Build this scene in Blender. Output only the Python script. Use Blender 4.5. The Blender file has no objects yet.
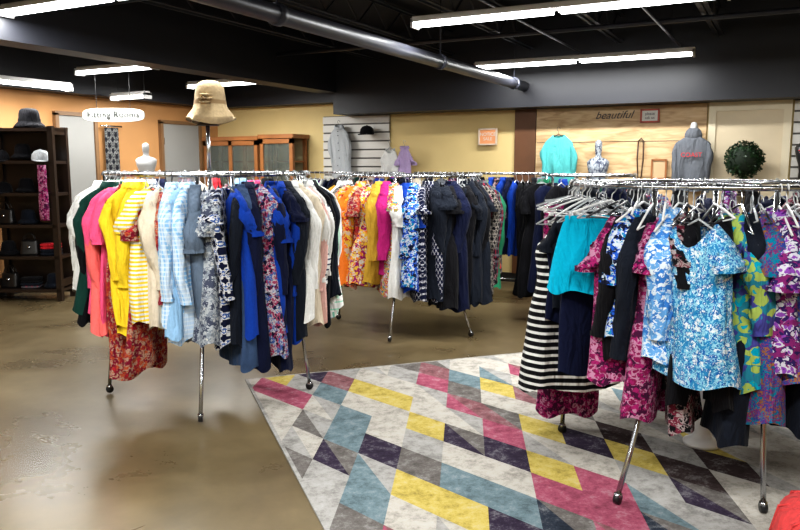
import bpy, math, random
from mathutils import Vector, Matrix
R = random.Random(7)
sc = bpy.context.scene
try:
    sc.view_settings.view_transform = 'Standard'
    sc.view_settings.look = 'Medium High Contrast'
except Exception: pass

YAW = math.radians(27.8); CY, SY = math.cos(YAW), math.sin(YAW)
def C(x, y):            # floor-plan survey frame -> building frame
    return (CY*x - SY*y, SY*x + CY*y)

# ------------------------------------------------------------ materials
MATS = {}
def newmat(name):
    m = bpy.data.materials.new(name); m.use_nodes = True
    nt = m.node_tree; b = nt.nodes['Principled BSDF']
    return m, nt, b
def N(nt, t, **kw):
    n = nt.nodes.new(t)
    for k, v in kw.items():
        if k in n.inputs: n.inputs[k].default_value = v
        else: setattr(n, k, v)
    return n
def c4(c): return (c[0], c[1], c[2], 1)
def plain(name, col, rough=.5, metal=0, noise=0.0, nscale=20, bump=0, emis=None, es=0, coat=0):
    if name in MATS: return MATS[name]
    m, nt, b = newmat(name)
    b.inputs['Base Color'].default_value = c4(col)
    b.inputs['Roughness'].default_value = rough
    b.inputs['Metallic'].default_value = metal
    if coat: b.inputs['Coat Weight'].default_value = coat
    tc = N(nt, 'ShaderNodeTexCoord')
    nz = N(nt, 'ShaderNodeTexNoise', Scale=nscale, Detail=5.0)
    nt.links.new(tc.outputs['Object'], nz.inputs['Vector'])
    if noise:
        r = N(nt, 'ShaderNodeMix', data_type='RGBA')
        r.inputs[6].default_value = c4([x*(1-noise) for x in col]); r.inputs[7].default_value = c4([min(1, x*(1+noise)) for x in col])
        nt.links.new(nz.outputs['Fac'], r.inputs[0]); nt.links.new(r.outputs[2], b.inputs['Base Color'])
    if bump:
        bp = N(nt, 'ShaderNodeBump', Strength=bump, Distance=.01)
        nt.links.new(nz.outputs['Fac'], bp.inputs['Height']); nt.links.new(bp.outputs[0], b.inputs['Normal'])
    if emis:
        b.inputs['Emission Color'].default_value = c4(emis); b.inputs['Emission Strength'].default_value = es
    MATS[name] = m; return m

def fabric_base(name):
    m, nt, b = newmat(name)
    b.inputs['Roughness'].default_value = .85
    b.inputs['Sheen Weight'].default_value = .03
    b.inputs['Specular IOR Level'].default_value = .12
    tc = N(nt, 'ShaderNodeTexCoord')
    mp = N(nt, 'ShaderNodeMapping'); mp.inputs['Scale'].default_value = (16, 16, 3.5)
    nt.links.new(tc.outputs['Object'], mp.inputs[0])
    nz = N(nt, 'ShaderNodeTexNoise', Scale=1.0, Detail=3.0, Distortion=.8); nt.links.new(mp.outputs[0], nz.inputs['Vector'])
    bp = N(nt, 'ShaderNodeBump', Strength=.9, Distance=.04)
    nt.links.new(nz.outputs['Fac'], bp.inputs['Height']); nt.links.new(bp.outputs[0], b.inputs['Normal'])
    return m, nt, b, tc
def ramp(nt, cols, stops=None, const=True):
    r = N(nt, 'ShaderNodeValToRGB'); cr = r.color_ramp
    if const: cr.interpolation = 'CONSTANT'
    n = len(cols)
    stops = stops or [i/n for i in range(n)]
    cr.elements[0].position = stops[0]; cr.elements[0].color = c4(cols[0])
    cr.elements[1].position = stops[1]; cr.elements[1].color = c4(cols[1])
    for i in range(2, n):
        e = cr.elements.new(stops[i]); e.color = c4(cols[i])
    return r
def solid(name, col):
    if name in MATS: return MATS[name]
    m, nt, b, tc = fabric_base(name)
    nz = N(nt, 'ShaderNodeTexNoise', Scale=60.0, Detail=2.0); nt.links.new(tc.outputs['Object'], nz.inputs['Vector'])
    mx = N(nt, 'ShaderNodeMix', data_type='RGBA'); mx.inputs[6].default_value = c4([x*.85 for x in col]); mx.inputs[7].default_value = c4([min(1, x*1.12) for x in col])
    nt.links.new(nz.outputs['Fac'], mx.inputs[0]); nt.links.new(mx.outputs[2], b.inputs['Base Color'])
    MATS[name] = m; return m
def stripes(name, c1, c2, scale=20, duty=.5, axis='Z', c3=None):
    if name in MATS: return MATS[name]
    m, nt, b, tc = fabric_base(name)
    sep = N(nt, 'ShaderNodeSeparateXYZ'); nt.links.new(tc.outputs['Object'], sep.inputs[0])
    mu = N(nt, 'ShaderNodeMath', operation='MULTIPLY'); mu.inputs[1].default_value = scale
    nt.links.new(sep.outputs[axis], mu.inputs[0])
    fr = N(nt, 'ShaderNodeMath', operation='FRACT'); nt.links.new(mu.outputs[0], fr.inputs[0])
    if c3: r = ramp(nt, [c1, c2, c1, c3], [0, .25, .5, .75])
    else: r = ramp(nt, [c1, c2], [0, duty])
    nt.links.new(fr.outputs[0], r.inputs[0]); nt.links.new(r.outputs[0], b.inputs['Base Color'])
    MATS[name] = m; return m
def floral(name, cols, scale=22, stops=None, distort=.6):
    if name in MATS: return MATS[name]
    scale*=2.0
    m, nt, b, tc = fabric_base(name)
    mp = N(nt, 'ShaderNodeMapping'); mp.inputs['Scale'].default_value = (1, .6, .8)
    nt.links.new(tc.outputs['Object'], mp.inputs[0])
    nz = N(nt, 'ShaderNodeTexNoise', Scale=scale*.7, Detail=2.0, Distortion=1.5)
    nt.links.new(mp.outputs[0], nz.inputs['Vector'])
    vm = N(nt, 'ShaderNodeVectorMath', operation='MULTIPLY_ADD')
    vm.inputs[1].default_value = (distort*.06,)*3
    nt.links.new(nz.outputs['Color'], vm.inputs[0]); nt.links.new(mp.outputs[0], vm.inputs[2])
    vo = N(nt, 'ShaderNodeTexVoronoi', Scale=scale); nt.links.new(vm.outputs[0], vo.inputs['Vector'])
    sp = N(nt, 'ShaderNodeSeparateColor'); nt.links.new(vo.outputs['Color'], sp.inputs[0])
    ad = N(nt, 'ShaderNodeMath', operation='MULTIPLY_ADD'); ad.inputs[1].default_value = .55
    nt.links.new(vo.outputs['Distance'], ad.inputs[0]); 
    m2 = N(nt, 'ShaderNodeMath', operation='MULTIPLY'); m2.inputs[1].default_value = .72
    nt.links.new(sp.outputs[0], m2.inputs[0]); nt.links.new(m2.outputs[0], ad.inputs[2])
    r = ramp(nt, cols, stops); nt.links.new(ad.outputs[0], r.inputs[0])
    nt.links.new(r.outputs[0], b.inputs['Base Color'])
    MATS[name] = m; return m
def geo(name, c1, c2, c3=None, scale=14):
    """tiled ogee / diamond print"""
    if name in MATS: return MATS[name]
    m, nt, b, tc = fabric_base(name)
    sep = N(nt, 'ShaderNodeSeparateXYZ'); nt.links.new(tc.outputs['Object'], sep.inputs[0])
    ax = N(nt, 'ShaderNodeMath', operation='ADD'); nt.links.new(sep.outputs['X'], ax.inputs[0]); nt.links.new(sep.outputs['Y'], ax.inputs[1])
    def sn(src, s):
        a = N(nt, 'ShaderNodeMath', operation='MULTIPLY'); a.inputs[1].default_value = s; nt.links.new(src, a.inputs[0])
        q = N(nt, 'ShaderNodeMath', operation='SINE'); nt.links.new(a.outputs[0], q.inputs[0]); return q.outputs[0]
    a = sn(ax.outputs[0], scale*6.283); z = sn(sep.outputs['Z'], scale*.75*6.283)
    s1 = N(nt, 'ShaderNodeMath', operation='ADD'); nt.links.new(a, s1.inputs[0]); nt.links.new(z, s1.inputs[1])
    a2 = sn(ax.outputs[0], scale*18.85); z2 = sn(sep.outputs['Z'], scale*14.1)
    s2 = N(nt, 'ShaderNodeMath', operation='MULTIPLY'); nt.links.new(a2, s2.inputs[0]); nt.links.new(z2, s2.inputs[1])
    s3 = N(nt, 'ShaderNodeMath', operation='MULTIPLY_ADD'); s3.inputs[1].default_value = .6
    nt.links.new(s2.outputs[0], s3.inputs[0]); nt.links.new(s1.outputs[0], s3.inputs[2])
    mr = N(nt, 'ShaderNodeMapRange'); mr.inputs[1].default_value = -2; mr.inputs[2].default_value = 2
    nt.links.new(s3.outputs[0], mr.inputs[0])
    c3 = c3 or c1
    r = ramp(nt, [c1, c2, c3, c2, c1], [0, .28, .44, .56, .72])
    nt.links.new(mr.outputs[0], r.inputs[0]); nt.links.new(r.outputs[0], b.inputs['Base Color'])
    MATS[name] = m; return m
def plaid(name, base, c1, c2, scale=14):
    if name in MATS: return MATS[name]
    m, nt, b, tc = fabric_base(name)
    sep = N(nt, 'ShaderNodeSeparateXYZ'); nt.links.new(tc.outputs['Object'], sep.inputs[0])
    ax = N(nt, 'ShaderNodeMath', operation='ADD'); nt.links.new(sep.outputs['X'], ax.inputs[0]); nt.links.new(sep.outputs['Y'], ax.inputs[1])
    def fr(src, s, d):
        a = N(nt, 'ShaderNodeMath', operation='MULTIPLY'); a.inputs[1].default_value = s; nt.links.new(src, a.inputs[0])
        f = N(nt, 'ShaderNodeMath', operation='FRACT'); nt.links.new(a.outputs[0], f.inputs[0])
        g = N(nt, 'ShaderNodeMath', operation='LESS_THAN'); g.inputs[1].default_value = d; nt.links.new(f.outputs[0], g.inputs[0]); return g.outputs[0]
    x = fr(ax.outputs[0], scale, .35); z = fr(sep.outputs['Z'], scale, .35)
    m1 = N(nt, 'ShaderNodeMix', data_type='RGBA'); m1.inputs[6].default_value = c4(base); m1.inputs[7].default_value = c4(c1); nt.links.new(x, m1.inputs[0])
    m2 = N(nt, 'ShaderNodeMix', data_type='RGBA'); m2.inputs[7].default_value = c4(c2); nt.links.new(m1.outputs[2], m2.inputs[6])
    h = N(nt, 'ShaderNodeMath', operation='MULTIPLY'); h.inputs[1].default_value = .6; nt.links.new(z, h.inputs[0]); nt.links.new(h.outputs[0], m2.inputs[0])
    nt.links.new(m2.outputs[2], b.inputs['Base Color'])
    MATS[name] = m; return m

WHT=(.70,.70,.68); CRM=(.64,.56,.44); BLK=(.006,.006,.008); NAV=(.006,.009,.032); ROY=(.007,.045,.30)
LBL=(.27,.46,.68); PNK=(.8,.10,.24); COR=(.8,.15,.14); YEL=(.78,.56,.03); GRN=(.02,.2,.1); MNT=(.45,.68,.55)
TRQ=(.0,.36,.54); MAG=(.30,.015,.12); PUR=(.08,.015,.17); ORG=(.74,.18,.02); RED=(.48,.02,.03); GRY=(.13,.14,.16)
solid('white',WHT); solid('cream',CRM); solid('black',BLK); solid('navy',NAV); solid('royal',ROY); solid('ltblue',LBL)
solid('pink',PNK); solid('coral',COR); solid('yellow',YEL); solid('green',GRN); solid('mint',MNT); solid('turq',TRQ)
solid('magenta',(.42,.02,.16)); solid('purple',(.12,.02,.24)); solid('orange',ORG); solid('red',RED); solid('grey',GRY); solid('blush',(.66,.4,.36))
solid('dkgreen',(.008,.045,.035)); solid('hotpink',(.75,.05,.3)); solid('teal_sweater',(.1,.45,.45)); solid('ltgrey',(.42,.44,.46)); solid('mustard',(.5,.3,.04))
solid('lilac',(.42,.32,.52)); solid('midnight',(.009,.012,.02)); solid('denim',(.04,.07,.14)); solid('slate',(.12,.16,.22))
stripes('yelstripe',YEL,WHT,40); stripes('bluestripe',WHT,(.15,.35,.7),60); stripes('bwstripe',BLK,WHT,25,.62); stripes('bwthin',WHT,(.05,.05,.1),28,.7)
stripes('pinkstripe',WHT,PNK,22,.5,c3=TRQ); stripes('minstripe',WHT,(.3,.6,.45),20,.8)
stripes('creamstripe',CRM,WHT,16,.5)
plaid('ltplaid',(.5,.64,.8),(.25,.48,.75),(.7,.76,.82),38); plaid('gplaid',(.7,.72,.68),(.2,.5,.4),(.15,.2,.4),14); plaid('dplaid',(.02,.02,.03),(.2,.02,.04),(.15,.15,.17),16)
geo('navygeo',NAV,(.6,.6,.6),(.04,.1,.3),15); geo('bluegeo',(.6,.65,.7),(.08,.2,.5),(.3,.5,.7),16); geo('blackgeo',BLK,(.3,.27,.24),BLK,20); geo('dots',NAV,NAV,(.55,.55,.6),24)
floral('fl_navy',[NAV,NAV,(.3,.04,.1),(.4,.4,.42),(.05,.1,.28)],28); floral('fl_red',[RED,(.3,.02,.03),(.42,.08,.03),(.4,.25,.18),(.2,.01,.03)],24); floral('fl_orange',[ORG,RED,(.7,.42,.04),ORG,(.55,.4,.3)],20)
floral('fl_yellow',[(.7,.45,.04),ORG,(.6,.55,.5),(.7,.45,.04),MAG],22); floral('fl_blue',[(.01,.05,.34),(.0,.2,.4),(.5,.55,.6),(.02,.1,.5),NAV],24); floral('fl_mag',[MAG,(.20,.01,.07),(.42,.2,.3),MAG,(.06,.008,.04)],24)
floral('fl_turq',[(.02,.27,.45),(.62,.68,.70),(.01,.11,.34),(.25,.52,.64),(.02,.2,.42)],36); floral('fl_green',[(.06,.34,.26),(.0,.30,.42),(.32,.42,.10),(.02,.2,.28),(.06,.06,.26)],13)
floral('fl_purple',[PUR,(.22,.06,.34),(.5,.5,.55),(.03,.015,.1),(.2,.02,.14)],22); floral('fl_black',[BLK,BLK,BLK,(.3,.25,.25),(.14,.02,.04)],28); floral('fl_multi',[(.06,.02,.1),(.0,.2,.32),(.5,.36,.05),MAG,(.5,.5,.5),(.5,.14,.02)],24)
floral('fl_ice',[(.35,.52,.7),(.12,.32,.62),(.6,.68,.75),(.04,.18,.5)],24); floral('paisley',[PUR,(.26,.11,.04),(.03,.05,.24),(.18,.03,.13),(.0,.16,.26)],26,distort=1.2)
floral('fl_grey',[(.5,.5,.48),(.2,.23,.27),(.4,.43,.46),(.06,.07,.11)],26)

chrome = plain('chrome',(.45,.46,.48),.25,1.0,.1,8)
clearp = plain('clear_plastic_hanger',(.75,.78,.8),.15); clearp.node_tree.nodes['Principled BSDF'].inputs['Transmission Weight'].default_value=.6
blackp = plain('black_plastic',(.015,.015,.017),.35)
whitep = plain('white_plastic',(.6,.6,.6),.35)
wood = plain('cabinet_wood',(.30,.12,.04),.35,0,.3,6)
dkwood = plain('dark_wood',(.018,.010,.007),.35,0,.3,6)

# ------------------------------------------------------------ mesh builder
class MB:
    def __init__(s): s.v=[]; s.f=[]; s.m=[]
    def loft(s, rings, mat=0, cap0=False, cap1=False):
        b=len(s.v); n=len(rings[0])
        for r in rings: s.v.extend([tuple(p) for p in r])
        for i in range(len(rings)-1):
            for j in range(n):
                k=(j+1)%n
                s.f.append((b+i*n+j,b+i*n+k,b+(i+1)*n+k,b+(i+1)*n+j)); s.m.append(mat)
        if cap0: s.f.append(tuple(b+j for j in range(n-1,-1,-1))); s.m.append(mat)
        if cap1: s.f.append(tuple(b+(len(rings)-1)*n+j for j in range(n))); s.m.append(mat)
    def tube(s, pts, r, n=6, mat=0, closed=False):
        pts=[Vector(p) for p in pts]; L=len(pts); rings=[]
        prev=None
        for i,p in enumerate(pts):
            if closed: t=(pts[(i+1)%L]-pts[i-1])
            else: t=pts[min(i+1,L-1)]-pts[max(i-1,0)]
            t=t.normalized() if t.length>1e-9 else Vector((0,0,1))
            if prev is None:
                a=Vector((0,0,1)) if abs(t.z)<.9 else Vector((1,0,0)); u=t.cross(a).normalized()
            else:
                u=(prev-t*prev.dot(t)).normalized()
            prev=u; w=t.cross(u)
            rr=r[i] if isinstance(r,(list,tuple)) else r
            rings.append([p+u*math.cos(2*math.pi*j/n)*rr+w*math.sin(2*math.pi*j/n)*rr for j in range(n)])
        if closed: rings.append(rings[0]); s.loft(rings,mat)
        else: s.loft(rings,mat,True,True)
    def box(s, c, d, mat=0, rz=0, bev=0):
        x,y,z=d[0]/2,d[1]/2,d[2]/2; co,si=math.cos(rz),math.sin(rz)
        b=len(s.v)
        for sx,sy,sz in [(-1,-1,-1),(1,-1,-1),(1,1,-1),(-1,1,-1),(-1,-1,1),(1,-1,1),(1,1,1),(-1,1,1)]:
            px,py=sx*x,sy*y
            s.v.append((c[0]+px*co-py*si,c[1]+px*si+py*co,c[2]+sz*z))
        for f in [(0,3,2,1),(4,5,6,7),(0,1,5,4),(1,2,6,5),(2,3,7,6),(3,0,4,7)]:
            s.f.append(tuple(b+i for i in f)); s.m.append(mat)
    def lathe(s, prof, c=(0,0,0), n=24, mat=0, sx=1, sy=1):
        rings=[[(c[0]+r*sx*math.cos(2*math.pi*j/n),c[1]+r*sy*math.sin(2*math.pi*j/n),c[2]+z) for j in range(n)] for r,z in prof]
        s.loft(rings,mat)
    def build(s, name, mats, loc=(0,0,0), rz=0, smooth=True, parent=None, sharp=None, rot=None):
        me=bpy.data.meshes.new(name); me.from_pydata(s.v,[],s.f); 
        for m in mats: me.materials.append(m if not isinstance(m,str) else MATS[m])
        me.polygons.foreach_set('material_index',s.m)
        me.polygons.foreach_set('use_smooth',[smooth]*len(s.f)); me.update()
        o=bpy.data.objects.new(name,me); sc.collection.objects.link(o)
        o.location=loc; o.rotation_euler=rot if rot else (0,0,rz)
        if parent: o.parent=parent
        return o
def empty(name, loc=(0,0,0), rz=0):
    o=bpy.data.objects.new(name,None); sc.collection.objects.link(o); o.location=loc; o.rotation_euler=(0,0,rz); o.empty_display_size=.1; return o
def text(name, body, size, loc, rot, mat, parent=None, ext=.002, shear=0, bold=0, spacing=1):
    cu=bpy.data.curves.new(name,'FONT'); cu.body=body; cu.size=size; cu.align_x='CENTER'; cu.align_y='CENTER'; cu.extrude=ext; cu.shear=shear; cu.offset=bold; cu.space_character=spacing
    o=bpy.data.objects.new(name,cu); sc.collection.objects.link(o); cu.materials.append(mat); o.location=loc; o.rotation_euler=rot
    if parent: o.parent=parent
    return o

# ------------------------------------------------------------ room shell
XL,XR,YB,YF=-8.28,4.2,9.38,-3.5; HC=3.3
def shell(name,c,d,mat):
    m=MB(); m.box((0,0,0),d); return m.build(name,[mat],loc=c,smooth=False)
m,nt,b=newmat('polished_concrete')
tc=N(nt,'ShaderNodeTexCoord'); n1=N(nt,'ShaderNodeTexNoise',Scale=.9,Detail=8.0,Roughness=.6,Distortion=.4); n2=N(nt,'ShaderNodeTexNoise',Scale=7.0,Detail=7.0,Roughness=.65)
for n in(n1,n2): nt.links.new(tc.outputs['Object'],n.inputs['Vector'])
r1=ramp(nt,[(.080,.058,.030),(.125,.094,.050),(.165,.128,.072)],[.34,.5,.68],False); nt.links.new(n1.outputs['Fac'],r1.inputs[0])
mx=N(nt,'ShaderNodeMix',data_type='RGBA',blend_type='MULTIPLY'); mx.inputs[0].default_value=.5
r2=ramp(nt,[(.68,.68,.68),(1.12,1.12,1.1)],[.3,.7],False); nt.links.new(n2.outputs['Fac'],r2.inputs[0])
nt.links.new(r1.outputs[0],mx.inputs[6]); nt.links.new(r2.outputs[0],mx.inputs[7]); nt.links.new(mx.outputs[2],b.inputs['Base Color'])
rr=N(nt,'ShaderNodeMapRange'); rr.inputs[3].default_value=.24; rr.inputs[4].default_value=.32; nt.links.new(n1.outputs['Fac'],rr.inputs[0]); nt.links.new(rr.outputs[0],b.inputs['Roughness'])
b.inputs['Specular IOR Level'].default_value=.55
MATS['floor']=m
W_,D_=XR-XL,YB-YF; cxm,cym=(XL+XR)/2,(YB+YF)/2
shell('floor',(cxm,cym,-.05),(W_+.2,D_+.2,.1),MATS['floor'])
blackpaint=plain('black_ceiling_paint',(.009,.0095,.014),.7,0,.3,3)
shell('ceiling',(cxm,cym,HC+.05),(W_+.2,D_+.2,.1),blackpaint)
orangew=plain('orange_tan_wall',(.46,.235,.09),.7,0,.15,2)
creamw=plain('cream_yellow_wall',(.66,.51,.24),.7,0,.1,2)
shell('wall_left',(XL-.05,cym,HC/2),(.1,D_,HC),orangew)
shell('wall_back',(cxm,YB+.05,HC/2),(W_,.1,HC),creamw)
shell('wall_right',(XR+.05,cym,HC/2),(.1,D_,HC),creamw)
shell('wall_front',(cxm,YF-.05,HC/2),(W_,.1,HC),creamw)
soff=plain('dark_soffit_paint',(.015,.016,.022),.5,0,.2,2)
shell('trim_1',((-5.8+XR)/2,YB-.2,(2.26+HC)/2),(XR+5.8,.4,HC-2.26),soff)
shell('trim_2',((XL-5.8)/2,YB-.12,(2.44+HC)/2),(-5.8-XL,.24,HC-2.44),soff)
shell('trim_3',(XL+.12,(YF+YB-.24)/2,(2.44+HC)/2),(.24,YB-.24-YF,HC-2.44),soff)
shell('baseboard_back',(cxm,YB-.01,.06),(W_,.02,.12),blackp)
shell('baseboard_left',(XL+.01,cym,.06),(.02,D_,.12),blackp)
shell('ceiling_beam',(-5.9,(YF+YB-.4)/2,2.93),(.3,YB-.4-YF,.74),soff)
brownp=plain('brown_panel',(.12,.05,.02),.5,0,.3,4)
def plywood():
    m,nt,b=newmat('plywood_panel'); tc=N(nt,'ShaderNodeTexCoord'); mp=N(nt,'ShaderNodeMapping'); mp.inputs['Scale'].default_value=(1,1,6); nt.links.new(tc.outputs['Object'],mp.inputs[0])
    n=N(nt,'ShaderNodeTexNoise',Scale=3.0,Detail=6.0,Distortion=1.0); nt.links.new(mp.outputs[0],n.inputs['Vector'])
    r=ramp(nt,[(.38,.23,.11),(.54,.37,.20),(.64,.47,.28)],[.3,.5,.7],False); nt.links.new(n.outputs['Fac'],r.inputs[0]); nt.links.new(r.outputs[0],b.inputs['Base Color']); b.inputs['Roughness'].default_value=.5
    return m
ply=plywood()
def panel(name,x0,x1,z0,z1,mat,th=.03,frame=None,boards=0):
    mb=MB(); w=x1-x0
    if boards:
        h=(z1-z0)/boards
        for i in range(boards): mb.box((0,0,z0+h*(i+.5)),(w,th,h-.008))
        mb.box((0,.012,(z0+z1)/2),(w,.01,z1-z0),1)
    else: mb.box((0,0,(z0+z1)/2),(w,th,z1-z0))
    if frame:
        for sx in(-1,1): mb.box((sx*(w/2-.04),-.02,(z0+z1)/2),(.08,.03,z1-z0),1)
        for z in(z0+.05,z1-.05): mb.box((0,-.018,z),(w-.16,.03,.1),1)
    return mb.build(name,[mat,frame or blackp],loc=((x0+x1)/2,YB-th/2-.004,0),smooth=False)
panel('brown_wood_panel',-3.24,-2.96,0.12,2.26,brownp)
panel('plywood_wall_panel',-2.95,-.92,0.12,2.26,ply,boards=5)
panel('cream_cabinet_door',-.9,-.05,0.12,2.26,plain('cream_board',(.64,.54,.38),.5,0,.1,4),frame=plain('cream_frame',(.7,.62,.46),.5,0,.1,3))
slat=plain('white_slatwall',(.62,.6,.56),.45,0,.05,4)
def slatpanel(x0,x1):
    mb=MB(); w=x1-x0; z0,z1=.3,2.26; nb=16; h=(z1-z0)/nb
    for i in range(nb): mb.box((0,0,z0+h*(i+.5)),(w,.03,h-.022))
    mb.box((0,.012,(z0+z1)/2),(w,.012,z1-z0),1)
    mb.build('slatwall_panel',[slat,plain('slat_groove',(.12,.11,.1),.6)],loc=((x0+x1)/2,YB-.022,0),smooth=False)
slatpanel(-6.22,-5.1); slatpanel(-.03,1.2)

doorm=plain('grey_door',(.29,.285,.27),.5,0,.05,3); framem=plain('door_frame_brown',(.2,.11,.05),.5,0,.2,5)
def door(name,y0,y1,h,mat):
    mb=MB(); w=y1-y0; yc=(y0+y1)/2
    mb.box((.02,0,h/2),(.04,w-.06,h-.03),0)
    for sy in(-1,1): mb.box((.03,sy*(w/2),h/2),(.06,.05,h),1)
    mb.box((.03,0,h),(.06,w+.05,.05),1)
    for z in(.3,1.1,1.9): mb.box((.045,-w/2+.035,z),(.012,.02,.1),2)
    mb.tube([(.04,w/2-.1,1.0),(.08,w/2-.1,1.0),(.085,w/2-.1,1.0),(.11,w/2-.1,1.0)],[.012,.012,.028,.022],10,2)
    return mb.build(name,[mat,framem,chrome],loc=(XL+.001,yc,0),smooth=False)
door('door_1',6.36,6.95,2.2,doorm)
door('door_2',8.12,8.92,2.18,doorm)
def curtain(name,y0,y1,h,mat):
    mb=MB(); n=50; rows=[]
    for z in(h,h*.6,h*.3,.03):
        ring=[]
        for i in range(n): y=-(y1-y0)/2+(y1-y0)*i/(n-1); ring.append((.07+.025*math.sin(i*.9),y,z))
        for i in range(n-1,-1,-1): y=-(y1-y0)/2+(y1-y0)*i/(n-1); ring.append((.064+.025*math.sin(i*.9),y,z))
        rows.append(ring)
    mb.loft(rows,0,True,True)
    mb.tube([(.07,-(y1-y0)/2-.06,h+.02),(.07,(y1-y0)/2+.06,h+.02)],.012,8,1)
    return mb.build(name,[mat,chrome],loc=(XL,(y0+y1)/2,0))
curtain('fitting_room_curtain',7.07,7.3,2.05,geo('curtain_print',(.015,.015,.02),(.22,.22,.21),(.015,.015,.02),9))

jm=plain('joist_steel',(.028,.03,.038),.5,.2,.2,3)
for k in range(9):
    x=-5.0+k*1.05
    mb=MB(); y0,y1=-3.3,8.9
    for z in(2.95,3.24):
        for sx in(-.03,.03): mb.box((sx,(y0+y1)/2,z),(.04,y1-y0,.012),0)
        mb.box((0,(y0+y1)/2,z),(.012,y1-y0,.05),0)
    yy=y0; up=True; pts=[]
    while yy<y1: pts.append((0,yy,3.22 if up else 2.97)); yy+=.3; up=not up
    mb.tube(pts,.011,5,0)
    mb.build('bar_joist',[jm],loc=(x,0,0),smooth=False)
for k in range(3):
    x=XL+.5+k*.75
    mb=MB(); mb.box((0,2.8,3.1),(.05,12.2,.3)); mb.box((0,2.8,2.95),(.12,12.2,.014)); mb.build('bar_joist',[jm],loc=(x,0,0),smooth=False)
pm=plain('painted_pipe',(.035,.037,.05),.4,.2,.15,4)
mb=MB(); mb.tube([(0,-3.3,0),(0,8.98,0)],.06,16,0)
for y in(-1,1.5,4,6.5,8.6): mb.tube([(0,y-.03,0),(0,y+.03,0)],.072,16,0); mb.tube([(0,y,.06),(0,y,.76)],.008,5,0)
mb.build('ceiling_pipe',[pm],loc=(-3.0,0,2.51))
for (y,z,r) in((1.2,2.9,.02),(3.1,2.88,.03),(4.6,2.9,.015),(7.6,2.90,.025)):
    mb=MB(); mb.tube([(-5.72,y,z),(XR-.1,y,z)],r,8,0); mb.build('electrical_conduit',[pm])
cm=plain('galvanised_conduit',(.16,.165,.19),.4,.6,.2,5)
for x in(-2.3,-1.2,-4.1):
    mb=MB(); mb.tube([(x,-1,2.86),(x,8.95,2.86)],.012,8,0); mb.build('electrical_conduit',[cm])

# fluorescent fixtures
tube_em=plain('fluorescent_lens',(.9,.9,.9),.4,emis=(.98,.99,.98),es=8)
fixm=plain('fixture_white_metal',(.75,.75,.75),.4)
def fixture(X,Y,z,L,alongY=False,power=70,drop=True):
    rz=math.pi/2 if alongY else 0
    mb=MB()
    mb.box((0,0,.045),(L,.13,.03),1)
    mb.box((0,0,.065),(L,.07,.03),1)
    for sx in(-1,1): mb.box((sx*(L/2-.01),0,.02),(.02,.13,.07),1)
    nseg=max(1,round(L/1.22)); sl=L/nseg
    for i in range(nseg):
        x0=-L/2+i*sl+.03; x1=x0+sl-.06
        for yy in(-.035,.035): mb.tube([(x0,yy,.015),(x1,yy,.015)],.019,10,0)
    for sx in(-.4,.4): mb.tube([(sx*L,0,.08),(sx*L,0,min(HC-z,.7))],.003,4,2)
    o=mb.build('fluorescent_light_fixture',[tube_em,fixm,blackp],loc=(X,Y,z),rz=rz,smooth=False)
    if power:
        l=bpy.data.lights.new('fixture_glow','AREA'); l.shape='RECTANGLE'; l.size=L-.1; l.size_y=.1; l.energy=power; l.color=(.985,.99,.97)
        lo=bpy.data.objects.new('lamp',l); sc.collection.objects.link(lo); lo.parent=o; lo.location=(0,0,-.012)
    return o
fixture(-1.68,5.75,2.7,2.44,power=105)
fixture(.85,5.75,2.7,2.44,power=90)
fixture(-2.2,8.42,2.68,2.44,power=78)
fixture(-6.85,6.1,2.6,1.22,power=45)
fixture(-7.65,5.5,2.43,1.22,True,power=30)
fixture(-7.62,7.0,2.40,.62,power=11)
fixture(-6.8,7.85,2.6,1.22,power=48)
fixture(-4.5,4.0,2.75,2.44,power=115)  # this fixture and those below are added to light the clothes' fronts
fixture(-2.6,1.5,2.75,2.44,power=115)
fixture(.6,1.6,2.75,2.44,power=90)
fixture(-1.0,-1.6,2.75,2.44,power=75)
fixture(-5.0,-1.0,2.75,1.9,power=75)

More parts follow.
